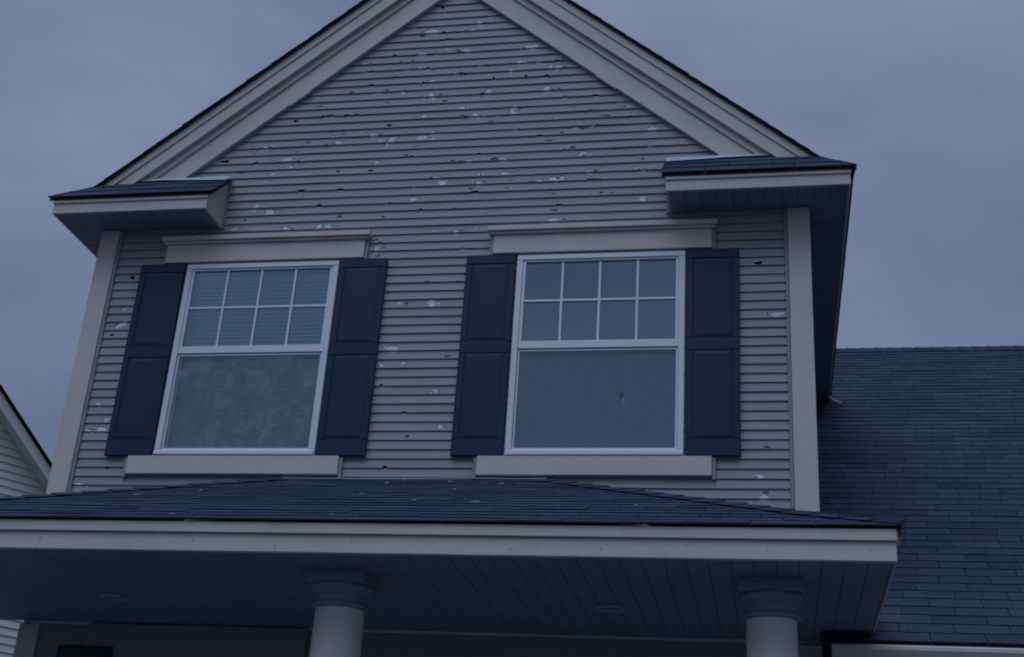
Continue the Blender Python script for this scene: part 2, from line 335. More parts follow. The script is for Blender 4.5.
# torn flaps of vinyl still hanging at the edge of some breaks
rf_ = random.Random(12)
for h in pale + dark + blue:
    if rf_.random() > .55: continue
    i = rf_.randrange(len(h)); a, b = h[i], h[(i + 1) % len(h)]
    zc_ = (a[1] + b[1]) / 2; kz_ = math.floor((zc_ - Z0) / E0); fy = lambda z: YB + (YT - YB) * min(1, max(0, (z - Z0 - kz_ * E0) / E0)) - .0012
    tip = (sum(p[0] for p in h) / len(h) + rf_.uniform(-.012, .012), sum(p[1] for p in h) / len(h) + rf_.uniform(-.012, .006))
    P = [(a[0], fy(a[1]), a[1]), (b[0], fy(b[1]), b[1]), (tip[0], fy(tip[1]) - rf_.uniform(.004, .016), tip[1])]
    if (Vector(P[1]) - Vector(P[0])).length > .09: continue
    link('torn_flap', mesh('torn_flap', P + [(p[0], p[1] + .0015, p[2] - .001) for p in P], [(0, 1, 2), (5, 4, 3), (0, 3, 4, 1), (1, 4, 5, 2), (2, 5, 3, 0)], 'siding', tint=rf_.uniform(.9, 1.25)), wall)
k = -13
while True:
    z = Z0 + k * E0
    if z > 8.46: break
    cb = .142 - .01
    xa0, xb0, xa1, xb1 = XL + cb, XR - cb, XL + cb, XR - cb
    if z > 6.4:
        h0, h1 = gable_half(z), gable_half(z + E0)
        xa0, xb0, xa1, xb1 = max(xa0, XC - h0), min(xb0, XC + h0), max(xa1, XC - h1), min(xb1, XC + h1)
    plank(z, xa0, xb0, xa1, xb1, k + 50); k += 1

# side walls, back and lower walls
for nm, x0, x1 in (('side_wall', XL + .004, XL + .10), ('side_wall', XR - .10, XR - .004)):
    box(nm, x0, x1, .06, 9.9, .35, 6.45, 'siding', house, 0, 1.0)
box('rear_wall', XL + .1, XR - .1, 9.75, 9.85, .35, 6.45, 'siding', house, 0, 1.0)
prism('rear_gable', [(XL + .1, 9.75, 6.45), (XR - .1, 9.75, 6.45), (XC, 9.75, 8.72)], (0, .1, 0), 'siding', house, 0, 1.0)
box('foundation', XL - .02, 8.6, .03, 9.8, -.05, .35, 'stone', house, .01)

# corner boards with their channels
for s, x in ((1, XL), (-1, XR)):
    a, b = (x, x + .142) if s > 0 else (x - .142, x)
    V, Fc = [], []; boxv(a, b, -.038, .0, 3.3, 6.33, V, Fc)
    boxv(x - .012 if s > 0 else x - .02, x + .02 if s > 0 else x + .012, -.0385, .12, 3.3, 6.329, V, Fc)
    cbo = link('corner_board', mesh('corner_board', V, Fc, 'trim'), house); bevel(cbo.data, .004)
    c0 = a + .142 if s > 0 else a - .026
    box('corner_channel', c0 + .001, c0 + .025, -.027, .0, 3.3, 6.33, 'siding', cbo, .003, .92)
    a, b = (x - .002, x + .150) if s > 0 else (x - .150, x + .002)
    box('corner_board', a, b, -.03, .03, .35, 3.24, 'trim', house, .004)

# windows
def window(wx, label, idx):
    w_ = box('window_backing', wx + .03, wx + .04, .02, .03, WZ0 + .03, WZ0 + .04, 'vinyl', house, 0); bpy.data.objects.remove(w_)
    fr = .052; y0, y1 = -.034, .07
    x0, x1, z0, z1 = wx, wx + WW, WZ0, WZ1
    V, Fc = [], []
    boxv(x0, x1, y0, y1, z1 - .042, z1, V, Fc); boxv(x0, x1, y0, y1, z0, z0 + .040, V, Fc)
    boxv(x0, x0 + .044, y0 + .0005, y1, z0 + .040, z1 - .042, V, Fc); boxv(x1 - .044, x1, y0 + .0005, y1, z0 + .040, z1 - .042, V, Fc)
    me = mesh('window', V, Fc, 'vinyl'); bevel(me, .004); win = link('window', me, house); win['label'] = label
    box('sloped_sill', x0 + .004, x1 - .004, -.050, -.030, z0 - .006, z0 + .024, 'vinyl', win, .004)
    zm = z1 - .465 * (z1 - z0)
    def sash(name, za, zb, ya, yb, rail_b, rail_t):
        V, Fc = [], []; s_ = .022; xa, xb = x0 + .0445, x1 - .0445
        boxv(xa, xb, ya, yb, zb - rail_t, zb, V, Fc); boxv(xa, xb, ya, yb, za, za + rail_b, V, Fc)
        boxv(xa, xa + s_, ya + .0005, yb, za + rail_b, zb - rail_t, V, Fc); boxv(xb - s_, xb, ya + .0005, yb, za + rail_b, zb - rail_t, V, Fc)
        m_ = mesh(name, V, Fc, 'vinyl'); bevel(m_, .003); link(name, m_, win); return xa + s_, xb - s_, za + rail_b, zb - rail_t
    gx0, gx1, gz0, gz1 = sash('upper_sash', zm - .028, z1 - .0425, -.024, .012, .058, .014)
    yg = -.006
    box('glass_pane', gx0, gx1, yg, yg + .004, gz0, gz1, 'glass', win, 0)
    for i in range(1, 4):
        x = gx0 + (gx1 - gx0) * i / 4; box('muntin', x - .009, x + .009, yg - .010, yg - .001, gz0, gz1, 'vinyl', win, .002)
    zc = (gz0 + gz1) / 2 + .005; box('muntin', gx0, gx1, yg - .0105, yg - .001, zc - .009, zc + .009, 'vinyl', win, .002)
    lx0, lx1, lz0, lz1 = sash('lower_sash', z0 + .0405, zm - .020, .016, .050, .020, .03)
    box('glass_pane', lx0, lx1, .030, .034, lz0, lz1, 'glass', win, 0)
    # insect screen in the outer track of the lower half
    sz1 = zm - .034; sx0, sx1, sz0 = x0 + .047, x1 - .047, z0 + .043
    holes = []
    if idx == 1:
        q = onY(622, 396, -.01); holes = [[(q.x - .010, q.z - .030), (q.x + .004, q.z - .032), (q.x + .012, q.z - .012), (q.x + .010, q.z + .022), (q.x - .008, q.z + .034), (q.x - .016, q.z + .008)]]
    v, f = cdt_faces([(sx0, sz0), (sx1, sz0), (sx1, sz1), (sx0, sz1)], holes)
    link('insect_screen', mesh('insect_screen', [(p.x, -.010, p.y) for p in v], [tuple(t) for t in f], 'screen' if idx else 'screen_dirty'), win)
    V, Fc = [], []
    boxv(sx0, sx1, -.014, -.004, sz1 - .012, sz1, V, Fc); boxv(sx0, sx1, -.014, -.004, sz0, sz0 + .012, V, Fc)
    boxv(sx0, sx0 + .012, -.0135, -.004, sz0 + .012, sz1 - .012, V, Fc); boxv(sx1 - .012, sx1, -.0135, -.004, sz0 + .012, sz1 - .012, V, Fc)
    link('screen_frame', mesh('screen_frame', V, Fc, 'vinyl'), win)
    # the room behind
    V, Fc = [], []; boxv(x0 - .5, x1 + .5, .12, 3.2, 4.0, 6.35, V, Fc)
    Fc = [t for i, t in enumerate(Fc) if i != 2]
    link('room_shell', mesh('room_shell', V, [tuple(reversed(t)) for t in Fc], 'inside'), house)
    # head board, cap, apron and their channels
    xc = (x0 + x1) / 2
    hd = box('window_header', xc - .797, xc + .797, -.045, -.002, 6.024, 6.196, 'trim', house, .004)
    V, Fc = [], []
    boxv(xc - .836, xc + .836, -.085, -.002, 6.1965, 6.234, V, Fc); boxv(xc - .820, xc + .820, -.066, -.002, 6.176, 6.1960, V, Fc)
    cp = mesh('header_cap', V, Fc, 'trim'); bevel(cp, .003); link('header_cap', cp, hd)
    for s in (-1, 1): box('header_channel', *sorted((xc + s * .7975, xc + s * .824)), -.032, -.002, 6.018, 6.176, 'siding', hd, .003, .9)
    ap = box('window_apron', xc - .797, xc + .797, -.045, -.002, 4.325, 4.464, 'trim', house, .004)
    for s in (-1, 1): box('apron_channel', *sorted((xc + s * .7975, xc + s * .824)), -.032, -.002, 4.302, 4.46, 'siding', ap, .003, .9)
    # shutters
    for s in (-1, 1):
        a = x0 - .010 - .367 if s < 0 else x1 + .010
        make_shutter(a, a + .367)
def make_shutter(a, b):
    z0, z1 = 4.462, 6.014; h = z1 - z0; st = .048; yb, yf = -.022, -.046
    u0, u1 = z1 - .445 * h, z1 - .048 * h; l0, l1 = z0 + .078 * h, z1 - .505 * h
    V, Fc = [], []
    boxv(a, b, yf, yb, z0, l0, V, Fc); boxv(a, b, yf, yb, l1, u0, V, Fc); boxv(a, b, yf, yb, u1, z1, V, Fc)
    for p, q in ((l0, l1), (u0, u1)):
        boxv(a, a + st, yf + .0004, yb, p, q, V, Fc); boxv(b - st, b, yf + .0004, yb, p, q, V, Fc)
    me = mesh('shutter', V, Fc, 'shutter'); bevel(me, .004); s = link('shutter', me, house)
    for p, q in ((l0, l1), (u0, u1)):    # raised panel with sloped edges
        x0, x1 = a + st, b - st; k = .026; y2, y1_ = yf + .006, yf + .0015
        V = [(x0, y2, p), (x1, y2, p), (x1, y2, q), (x0, y2, q), (x0 + k, y1_, p + k), (x1 - k, y1_, p + k), (x1 - k, y1_, q - k), (x0 + k, y1_, q - k)]
        Fc = [(4, 5, 6, 7), (0, 1, 5, 4), (1, 2, 6, 5), (2, 3, 7, 6), (3, 0, 4, 7)]
        link('raised_panel', mesh('raised_panel', V, Fc, 'shutter'), s)
for i, (x, lb) in enumerate(WINS): window(x, lb, i)

# blinds hang inside the left window: a thing of its own
bl = empty('window_blind', (-2.633 + .61, .10, WZ1), 'pale horizontal slat blind hanging behind the left window', 'blind')
bx0, bx1 = -2.633 + .07, -2.633 + WW - .07
me = mesh('blind_slat', [(bx0 + 2.023, -.020, .004), (bx1 + 2.023, -.020, .004), (bx1 + 2.023, 0, .0065), (bx0 + 2.023, 0, .0065), (bx0 + 2.023, .020, .0), (bx1 + 2.023, .020, .0)], [(0, 1, 2, 3), (3, 2, 5, 4)], 'blind')
for i in range(43):
    o = link('slat', me, bl, (0, 0, -.10 - i * .0325), (R(64 + random.uniform(-2, 2)), 0, random.uniform(-.002, .002)))
V, Fc = [], []; boxv(bx0 + 2.023, bx1 + 2.023, -.022, .022, -.09, -.055, V, Fc); link('head_rail', mesh('head_rail', V, Fc, 'blind'), bl)

# ------------------------------------------------------------ shingle builder
SHINGLES = []                            # (area on screen, name, verts, faces, tint, parent)
def shingle(parent, poly, org, ax, up, nrm, s_lo, e, th, tint, lift=0.0):
    """poly: 2-d outline in roof coordinates (x along eave, s up the slope)"""
    top = []; bot = []
    for x, s in poly:
        t = 1 - min(1, max(0, (s - s_lo) / e)) ; p = org + ax * x + up * s
        top.append(p + nrm * (th * (.25 + .75 * t) + lift)); bot.append(p + nrm * (th * (.25 + .75 * t) - th + lift * .3))
    k = len(top); V = top + bot; Fc = [tuple(range(k))] + [(i, k + i, k + (i + 1) % k, (i + 1) % k) for i in range(k)]
    pp = [pix(q) for q in top]; ar = abs(sum(pp[i][0] * pp[(i + 1) % k][1] - pp[(i + 1) % k][0] * pp[i][1] for i in range(k))) / 2
    cx = sum(q[0] for q in pp) / k; cy = sum(q[1] for q in pp) / k
    seen = -10 < cx < 1034 and -10 < cy < 667 and nrm.dot(CAM - top[0]) > 0
    SHINGLES.append((ar if seen else 0, V, Fc, tint, parent))
def shingle_roof(parent, org, ax, up, region, e, tab, seed, th=.006, rows=None, slot=.005):
    rr = random.Random(seed); ax = ax.normalized(); up = up.normalized(); nrm = ax.cross(up).normalized()
    xs = [p[0] for p in region]; ss = [p[1] for p in region]
    s = min(ss); row = 0
    while s < max(ss) - .01:
        off = (row % 2) * tab * .5 + rr.uniform(-.012, .012) + (row // 2 % 3) * .03
        x = min(xs) - tab + off; j = 0
        while x < max(xs):
            d0, d1 = rr.uniform(-.0035, .0035), rr.uniform(-.0035, .0035)
            q = clip([(x + slot / 2, s + d0), (x + tab - slot / 2, s + d1), (x + tab - slot / 2, s + e + .006), (x + slot / 2, s + e + .006)], region)
            if len(q) >= 3:
                tn = rr.choice((.84, .9, .95, 1, 1, 1.04, 1.08, 1.15)) * rr.uniform(.95, 1.05)
                shingle(parent, q, org, ax, up, nrm, s, e, th, tn, max(0, rr.gauss(0, .0012)))
            x += tab; j += 1
        s += e; row += 1
X3 = Vector((1, 0, 0))
# main roof to the right
EY, EZ, MS = -.37, 3.215, .745
RY = 5.60; RZ = EZ + MS * (RY - EY)
MX0, MX1 = XR - .02, 8.8
th = .03
prism('main_roof_slab', [(MX0, EY + .01, EZ - .02), (MX0, RY, RZ - .02), (MX0, 2 * RY - EY, EZ - .02), (MX0, 2 * RY - EY, EZ - .05), (MX0, RY, RZ - .16), (MX0, EY + .01, EZ - .05)], (MX1 - MX0, 0, 0), 'deck', house)
main_roof = bpy.data.objects['main_roof_slab']; main_roof.name = 'main_roof'
mlen = math.hypot(RY - EY, RZ - EZ); mup = Vector((0, RY - EY, RZ - EZ))
shingle_roof(main_roof, Vector((0, EY, EZ - .008)), X3, mup, [(MX0, 0), (MX1, 0), (MX1, mlen), (MX0, mlen)], .1235, .315, 11, .007)
# ridge caps
x = MX0; k = 0
while x < MX1:
    V = [(x, RY - .14, RZ - .105 + .012), (x + .16, RY - .14, RZ - .105 + .006), (x + .16, RY, RZ + .008), (x, RY, RZ + .016), (x, RY + .14, RZ - .105 + .012), (x + .16, RY + .14, RZ - .105 + .006)]
    link('ridge_cap', mesh('ridge_cap', V, [(0, 1, 2, 3), (3, 2, 5, 4)], 'shingle', tint=random.uniform(.8, 1.1)), main_roof); x += .15
# gutter, fascia, soffit and walls below the main roof
V, Fc = [], []
gx0, gx1 = XR + .04, MX1
prof = [(-.34, 3.165), (-.43, 3.175), (-.445, 3.165), (-.445, 3.145), (-.42, 3.10), (-.40, 3.06), (-.345, 3.055)]
prism('gutter', [(gx0, y, z) for y, z in prof], (gx1 - gx0, 0, 0), 'trim', house, 0)
box('eave_fascia', gx0, MX1, -.343, -.31, 3.03, 3.20, 'trim', house, .003)
box('eave_soffit', gx0, MX1, -.309, .0, 3.03, 3.05, 'soffit', house, .003)
box('right_wall', XR + .005, 8.5, .005, .12, .35, 3.03, 'siding', house, 0, 1.0)
prism('right_gable_wall', [(8.38, .12, .35), (8.38, 11.7, .35), (8.38, 11.7, 3.1), (8.38, RY, RZ - .2), (8.38, .12, 3.1)], (.12, 0, 0), 'siding', house, 0, 1.0)

# ------------------------------------------------------------ gable roof, rakes, returns
ROZ = 8.985                              # roof surface at the ridge line
EXL, EXR = XL - .315, XR + .315
yF, yBk = -.130, 10.1
half = EXR - XC
ez = ROZ - SL * half
for s in (-1, 1):
    d = .012
    P = [(XC, yF, ROZ - .012), (XC + s * half, yF, ez - .012), (XC + s * half, yF, ez - d - .012), (XC, yF, ROZ - d - .012)]
    gr = prism('gable_roof', P, (0, yBk - yF, 0), 'deck', house)
    # shingle edges showing along the rake
    ln = math.hypot(half, SL * half); n_ = int(ln / .125)
    upv = Vector((-s, 0, SL)).normalized(); axv = Vector((0, s * 1.0, 0)); nr = Vector((s * SL, 0, 1)).normalized()
    rr = random.Random(40 + s)
    for i in range(n_ + 1):
        a = i * .125; b = min(a + .135, ln)
        o0 = Vector((XC + s * half, 0, ez - .008)) + upv * 0
        yo = yF - .016 + rr.uniform(-.003, .003)
        for q0, q1 in ((yo, yo + .30), (yo + .305, yo + .61)):
            poly = [(q0, a), (q1, a), (q1, b), (q0, b)] if s > 0 else [(-q1, a), (-q0, a), (-q0, b), (-q1, b)]
            shingle(gr, poly, o0, axv, upv, nr, a, .125, .006, rr.uniform(.8, 1.2), rr.uniform(0, .002))
    shingle_roof(gr, Vector((XC + s * half, 0, ez - .008)), axv, upv, [(.45, 0), (yBk, 0), (yBk, ln), (.45, ln)] if s > 0 else [(-yBk, 0), (-.45, 0), (-.45, ln), (-yBk, ln)], .125, .6, 60 + s, .007)
    # rake fascia (two bands), soffit strip, frieze; all end on the small return roofs
    def rk(name, zt, zb, y0, y1, m, par, zc=6.70):
        xa, xb = (zt - zc) / SL, (zb - zc) / SL
        return prism(name, [(XC, y0, zt), (XC + s * xa, y0, zc), (XC + s * xb, y0, zc), (XC, y0, zb)], (0, y1 - y0, 0), m, par, .0)
    rf = rk('rake_fascia', 8.890, 8.768, -.100, -.067, 'trim', house, 6.70)
    rk('rake_crown', 8.968, 8.8905, -.112, -.067, 'trim', rf, 6.68)
    rs = rk('rake_soffit', 8.800, 8.784, -.0665, .0, 'trim', house, 6.76)
    rz = rk('rake_frieze', 8.7835, FRB, -.046, -.004, 'trim', house, 6.745)
    rk('frieze_molding', 8.7835, 8.705, -.064, -.0465, 'trim', rz, 6.73)
    # rake joint overlap: cover strip as in metal-wrapped trim
    for t in (1.15, 2.35):
        x = XC + s * t; z = FRB - SL * t
        prism('wrap_joint', [(x, -.0475, z - .004), (x + s * .16, -.0475, z - SL * .16 - .004), (x + s * .16, -.0475, z - SL * .16 - .014), (x, -.0475, z - .014)], (0, .02, 0), 'trim', rz)
    # eave along the side
    x = XC + s * (half - .03); xw = XR if s > 0 else XL
    box('side_eave_fascia', *sorted((x, x + s * -.02)), -.31, yBk - .1, 6.328, ez - .03, 'trim', house, .003)
    V, Fc = [], []
    kk = int((yBk - .4) / .30)
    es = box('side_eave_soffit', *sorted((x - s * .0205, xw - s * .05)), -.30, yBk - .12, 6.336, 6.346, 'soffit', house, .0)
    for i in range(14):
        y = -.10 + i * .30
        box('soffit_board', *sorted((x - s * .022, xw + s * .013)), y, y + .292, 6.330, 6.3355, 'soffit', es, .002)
    # cornice return
    xo = XC + s * (half - .03); xi = xo - s * 1.27; yR = -.336; zb_, zt_ = 6.328, 6.452
    cr_ = prism('cornice_return', [(xo, yR, zb_ + .0), (xi, yR, zb_), (xi, yR, zt_), (xo, yR, zt_)], (0, .022, 0), 'trim', house, .003)
    prism('return_drip', [(xo + s * .004, yR - .012, zt_ - .040), (xi - s * .004, yR - .012, zt_ - .040), (xi - s * .004, yR - .012, zt_ + .002), (xo + s * .004, yR - .012, zt_ + .002)], (0, .0118, 0), 'trim', cr_, .002)
    prism('return_end', [(xi, yR + .0225, zb_), (xi, -.004, zb_), (xi, -.004, 6.755), (xi, yR + .0225, zt_)], (s * .02, 0, 0), 'trim', cr_, 0)
    prism('return_end_channel', [(xi - s * .0005, -.030, zb_ - .004), (xi - s * .0005, -.004, zb_ - .004), (xi - s * .0005, -.004, 6.76), (xi - s * .0005, -.030, 6.74)], (-s * .018, 0, 0), 'siding', cr_, 0, .9)
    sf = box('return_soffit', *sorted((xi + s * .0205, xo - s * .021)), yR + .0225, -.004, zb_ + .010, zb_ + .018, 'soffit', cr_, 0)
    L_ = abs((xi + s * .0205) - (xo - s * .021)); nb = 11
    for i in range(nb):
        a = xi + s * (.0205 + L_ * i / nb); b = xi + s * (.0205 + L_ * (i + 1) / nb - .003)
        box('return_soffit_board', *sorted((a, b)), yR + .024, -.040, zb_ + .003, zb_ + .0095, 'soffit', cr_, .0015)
    # its small shingled roof: front plane rising to the wall, outer end mitred into the main slope
    y0r, z0r, y1r, z1r = -.372, 6.452, -.052, 6.750
    ro_ = XC + s * (half + .012); ri = xi - s * .03
    top_o = XC + s * (ROZ - z1r) / SL
    dk = prism('return_roof', [(ro_, y0r + .02, z0r - .004), (ri, y0r + .02, z0r - .004), (ri, y1r, z1r - .012), (top_o, y1r, z1r - .012)], (0, .004, -.012), 'deck', house)
    upr = Vector((0, y1r - y0r, z1r - z0r)); lr = upr.length
    if s > 0: reg = [(ri, 0), (ro_, 0), (top_o, lr), (ri, lr)]
    else: reg = [(ro_, 0), (ri, 0), (ri, lr), (top_o, lr)]
    shingle_roof(dk, Vector((0, y0r, z0r)), X3, upr, reg, lr / 3, .31, 70 + s, .009)
    # outer facet between the return roof and the eave of the main slope
    A = Vector((ro_, y0r, z0r + .004)); B = Vector((top_o, y1r, z1r + .002)); D_ = Vector((XC + s * (half + .005), yF, ez + .002)); E_ = Vector((XC + s * (ROZ - z1r) / SL, yF, z1r + .002))
    for i in range(3):
        t0, t1 = i / 3, (i + 1) / 3
        Q = [A.lerp(B, t0), D_.lerp(E_, t0), D_.lerp(E_, min(1, t1 + .05)), A.lerp(B, min(1, t1 + .05))]
        dz = Vector((0, 0, .010 - .004 * i))
        prism('hip_shingle', [q + dz for q in Q], (0, 0, -.009), 'shingle', dk, 0, 1.0 - .08 * i)
    # light flashing strip at the top
    nf = 5
    V, Fc = [], []
    xa, xb = ri + s * .01, top_o - s * .12
    for i in range(nf + 1):
        x = xa + (xb - xa) * i / nf; o = len(V); jz = random.uniform(-.005, .006)
        jz *= .6; wv = (.085, .07, .045, .035, .035, .03)[i]; V += [(x, y1r - wv + jz, z1r - wv * .93 + .024 + jz), (x, y1r - .006, z1r + .026 + jz), (x, y1r + .006, z1r + .034 + jz)]
        if i: Fc += [(o - 3, o, o + 1, o - 2), (o - 2, o + 1, o + 2, o - 1)]
    link('step_flashing', mesh('step_flashing', V, Fc, 'flash'), dk)
# kick-out flashing where the right eave dies into the main roof
ky = 3.72; kz = EZ + MS * (ky - EY)
prism('kickout_flashing', [(EXR - .06, ky, kz + .14), (EXR + .01, ky - .02, kz + .05), (EXR + .08, ky - .03, kz + .018), (EXR + .08, ky - .03, kz + .010), (EXR + .0, ky - .02, kz + .040), (EXR - .07, ky, kz + .13)], (0, .03, .022), 'shaded_trim', house)

# ------------------------------------------------------------ porch
PY, PZ, PX, PT = -2.0, 3.26, 2.321, 3.418
PXL = 2 * XC - PX
TZ = 4.292
fl = link('porch_roof', mesh('porch_roof', [(XC - .919, -.03, TZ - .02), (XC + .919, -.03, TZ - .02), (PX + .03, PY - .03, PT + .004), (PXL - .03, PY - .03, PT + .004), (PX + .03, -.03, PT + .004), (PXL - .03, -.03, PT + .004)],
     [(3, 2, 1, 0), (2, 4, 1), (5, 3, 0)], 'deck'), house)
hx = .919; ey = PY - .036; ezp = PT + .007
ex1, ex0 = PX + .028, PXL - .028
upf = Vector((0, -.03 - ey, TZ - ezp)); lf = upf.length
shingle_roof(fl, Vector((0, ey, ezp)), X3, upf, [(ex0, 0), (ex1, 0), (XC + hx, lf), (XC - hx, lf)], lf / 17, .315, 21, .007)
for s, ex in ((1, ex1), (-1, ex0)):      # hip ends
    ups = Vector((-s * (abs(ex - XC) - hx), 0, TZ - ezp)); l2 = ups.length; axs = Vector((0, s, 0))
    reg = [(ey, 0), (-.03, 0), (-.03, l2)] if s > 0 else [(.03, 0), (-ey, 0), (.03, l2)]
    if s > 0:
        reg = [(ey, 0), (-.03, 0), (-.03, l2)]
    shingle_roof(fl, Vector((ex, 0, ezp)), axs, ups, reg, l2 / 17, .315, 25 + s, .007)
    a = Vector((ex, ey, ezp)); b = Vector((XC + s * hx, -.03, TZ)); d = b - a; nn = 17
    perp_f = Vector((-s, 0, 0)); side = Vector((0, 1, 0))
    for i in range(nn):                  # hip caps
        t0, t1 = i / nn, (i + 1.12) / nn; p, q = a + d * t0, a + d * min(1, t1)
        u = Vector((0, 0, 1)); wf = .11 * min(1, (i + .35) / 3)
        nf_ = X3.cross(upf).normalized(); ns_ = axs.cross(ups).normalized()
        ff = (d.cross(nf_)).normalized() * wf; fs = (ns_.cross(d)).normalized() * wf
        if ff.y > 0: ff = -ff
        if fs.x * s < 0: fs = -fs
        tw = random.uniform(.85, 1.1)
        V = [p + ff + nf_ * .016, p + u * .022, p + fs + ns_ * .016, q + ff + nf_ * .009, q + u * .012, q + fs + ns_ * .009, p + ff + nf_ * .008, p + u * .013, p + fs + ns_ * .008]
        Fc = [(0, 1, 4, 3), (1, 2, 5, 4), (0, 6, 7, 1), (1, 7, 8, 2)]
        link('hip_cap', mesh('hip_cap', V, Fc, 'shingle', tint=tw), fl)
# wall flashing at the top of the porch roof
V, Fc = [], []
for i in range(9):
    x = XC - hx - .02 + (2 * hx + .04) * i / 8; o = len(V); j = random.uniform(-.003, .003)
    V += [(x, -.058, TZ + .001 + j), (x, -.047, TZ + .008 + j), (x, -.030, TZ + .014 + j)]
    if i: Fc += [(o - 3, o, o + 1, o - 2), (o - 2, o + 1, o + 2, o - 1)]
link('wall_flashing', mesh('wall_flashing', V, Fc, 'metal'), fl)
# fascia: lower board and the recessed upper band
pf = box('porch_fascia', PXL, PX, PY, PY + .03, PZ, PZ + .098, 'trim', house, .004)
box('fascia_drip', PXL - .002, PX + .002, PY - .018, PY + .03, PZ + .0985, PT + .0, 'trim', pf, .003)
for a, b in ((PX - .012, PX), (PXL, PXL + .012)):
    f2 = box('porch_side_fascia', a, b, PY + .0305, -.32 if a > 0 else .0, PZ, PZ + .098, 'trim', house, .004)
    box('fascia_drip', a - (.015 if a < 0 else 0), b + (.015 if a > 0 else 0), PY + .031, -.32 if a > 0 else .0, PZ + .0985, PT, 'trim', f2, .003)
for x in (-2.2, .55):                   # lapped joints in the metal-wrapped fascia
    box('fascia_seam', x, x + .012, PY - .0022, PY + .01, PZ + .004, PZ + .094, 'trim', pf, 0)
Vn, Fn = [], []; boxv(-.004, .004, -.0018, .001, -.004, .004, Vn, Fn); men = mesh('nail_head', Vn, Fn, 'metal')
for i in range(14): link('nail_head', men, pf, (PXL + .25 + i * .43 + random.uniform(-.05, .05), PY, PZ + .05 + random.uniform(-.02, .02)))
# ceiling of grooved boards
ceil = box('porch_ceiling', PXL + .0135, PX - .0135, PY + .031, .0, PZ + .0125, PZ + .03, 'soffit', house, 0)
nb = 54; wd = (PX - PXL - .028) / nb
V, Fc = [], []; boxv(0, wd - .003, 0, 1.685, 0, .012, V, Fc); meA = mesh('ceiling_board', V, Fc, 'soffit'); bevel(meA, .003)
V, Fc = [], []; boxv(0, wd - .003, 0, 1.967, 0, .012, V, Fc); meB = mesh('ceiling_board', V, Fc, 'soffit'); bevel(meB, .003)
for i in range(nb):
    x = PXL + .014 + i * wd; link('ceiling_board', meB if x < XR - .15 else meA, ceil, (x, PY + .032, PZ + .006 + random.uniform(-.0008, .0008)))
# recessed lights
def lathe(name, prof, m, parent, cx, cy, seg=40):
    V, Fc = [], []; k = len(prof)
    for i in range(seg):
        a = 6.28318 * i / seg
        V += [(cx + r * math.cos(a), cy + r * math.sin(a), z) for r, z in prof]
    for i in range(seg):
        for j in range(k - 1):
            a, b = i * k + j, (i + 1) % seg * k + j; Fc.append((a, b, b + 1, a + 1))
    me = mesh(name, V, Fc, m, smooth=True); return link(name, me, parent)
for x, y in ((-2.308, -.81), (.806, -.82)):
    rl = lathe('recessed_light', [(.055, PZ + .006), (.062, PZ - .004), (.088, PZ - .006), (.095, PZ + .004)], 'lamp', house, x, y)
    lathe('light_baffle', [(.0, PZ + .012), (.04, PZ + .012), (.0545, PZ + .004)], 'lamp', rl, x, y)
# columns
box('porch_floor', PXL + .1, PX - .1, PY + .15, .02, .0, .42, 'stone', house, .01)
for x, r in ((-.605, .135), (1.725, .128), (-3.10, .13)):
    y = -1.475
    prof = []
    for i in range(15):
        t = i / 14; prof.append((r * (1.16 - .16 * t ** 1.6), .55 + (3.085 - .55) * t))
    col = lathe('porch_column', prof, 'column', house, x, y)
    lathe('capital_ring', [(r, 3.070), (r + .016, 3.074), (r + .024, 3.084), (r + .016, 3.096), (r + .002, 3.100), (r + .002, 3.145), (r + .018, 3.152), (r + .036, 3.176), (r + .044, 3.195), (r + .03, 3.197)], 'shaded_trim', col, x, y)
    box('abacus', x - .168, x + .168, y - .168, y + .168, 3.1975, PZ + .006, 'shaded_trim', col, .004)
    lathe('column_base', [(r * 1.16 + .004, .56), (r * 1.16 + .035, .548), (r * 1.16 + .045, .525), (r * 1.16 + .035, .503), (r * 1.16 + .06, .4985)], 'column', col, x, y)
    box('plinth', x - .22, x + .22, y - .22, y + .22, .42, .498, 'column', col, .005)
# wall under the porch: planks, a head board over the entry and a dark window
box('lower_wall', XL + .15, XR, .006, .12, .35, 3.27, 'siding', house, 0, .9)
lw = bpy.data.objects['lower_wall']
V = [(XL + .155, -.016, 0), (XR, -.016, 0), (XR, .004, 0), (XL + .155, .004, 0), (XL + .155, -.003, E0), (XR, -.003, E0), (XR, .004, E0), (XL + .155, .004, E0)]
mep = mesh('siding_plank', V, [(0, 1, 5, 4), (0, 3, 2, 1), (1, 2, 6, 5), (3, 0, 4, 7), (4, 5, 6, 7)], 'siding', tint=.95)
for i in range(42): link('siding_plank', mep, lw, (0, 0, .38 + i * E0))
box('entry_header', -2.875, -1.30, -.040, -.017, 2.62, 3.255, 'shaded_trim', house, .004)
lwn = box('lower_window', -3.06, -2.66, -.060, -.0405, 1.75, 3.095, 'shutter', house, .004)
box('glass_pane', -3.03, -2.69, -.066, -.0605, 1.79, 3.085, 'darkpane', lwn, 0)
dr = box('front_door', -2.45, -1.50, -.060, -.0405, .45, 2.55, 'shutter', house, .004)
for z0, z1 in ((.6, 1.35), (1.5, 2.4)):
    for x0 in (-2.35, -1.94): box('door_panel', x0, x0 + .33, -.072, -.0605, z0, z1, 'shutter', dr, .008)
box('door_handle', -1.60, -1.57, -.11, -.0605, 1.38, 1.48, 'metal', dr, .006)

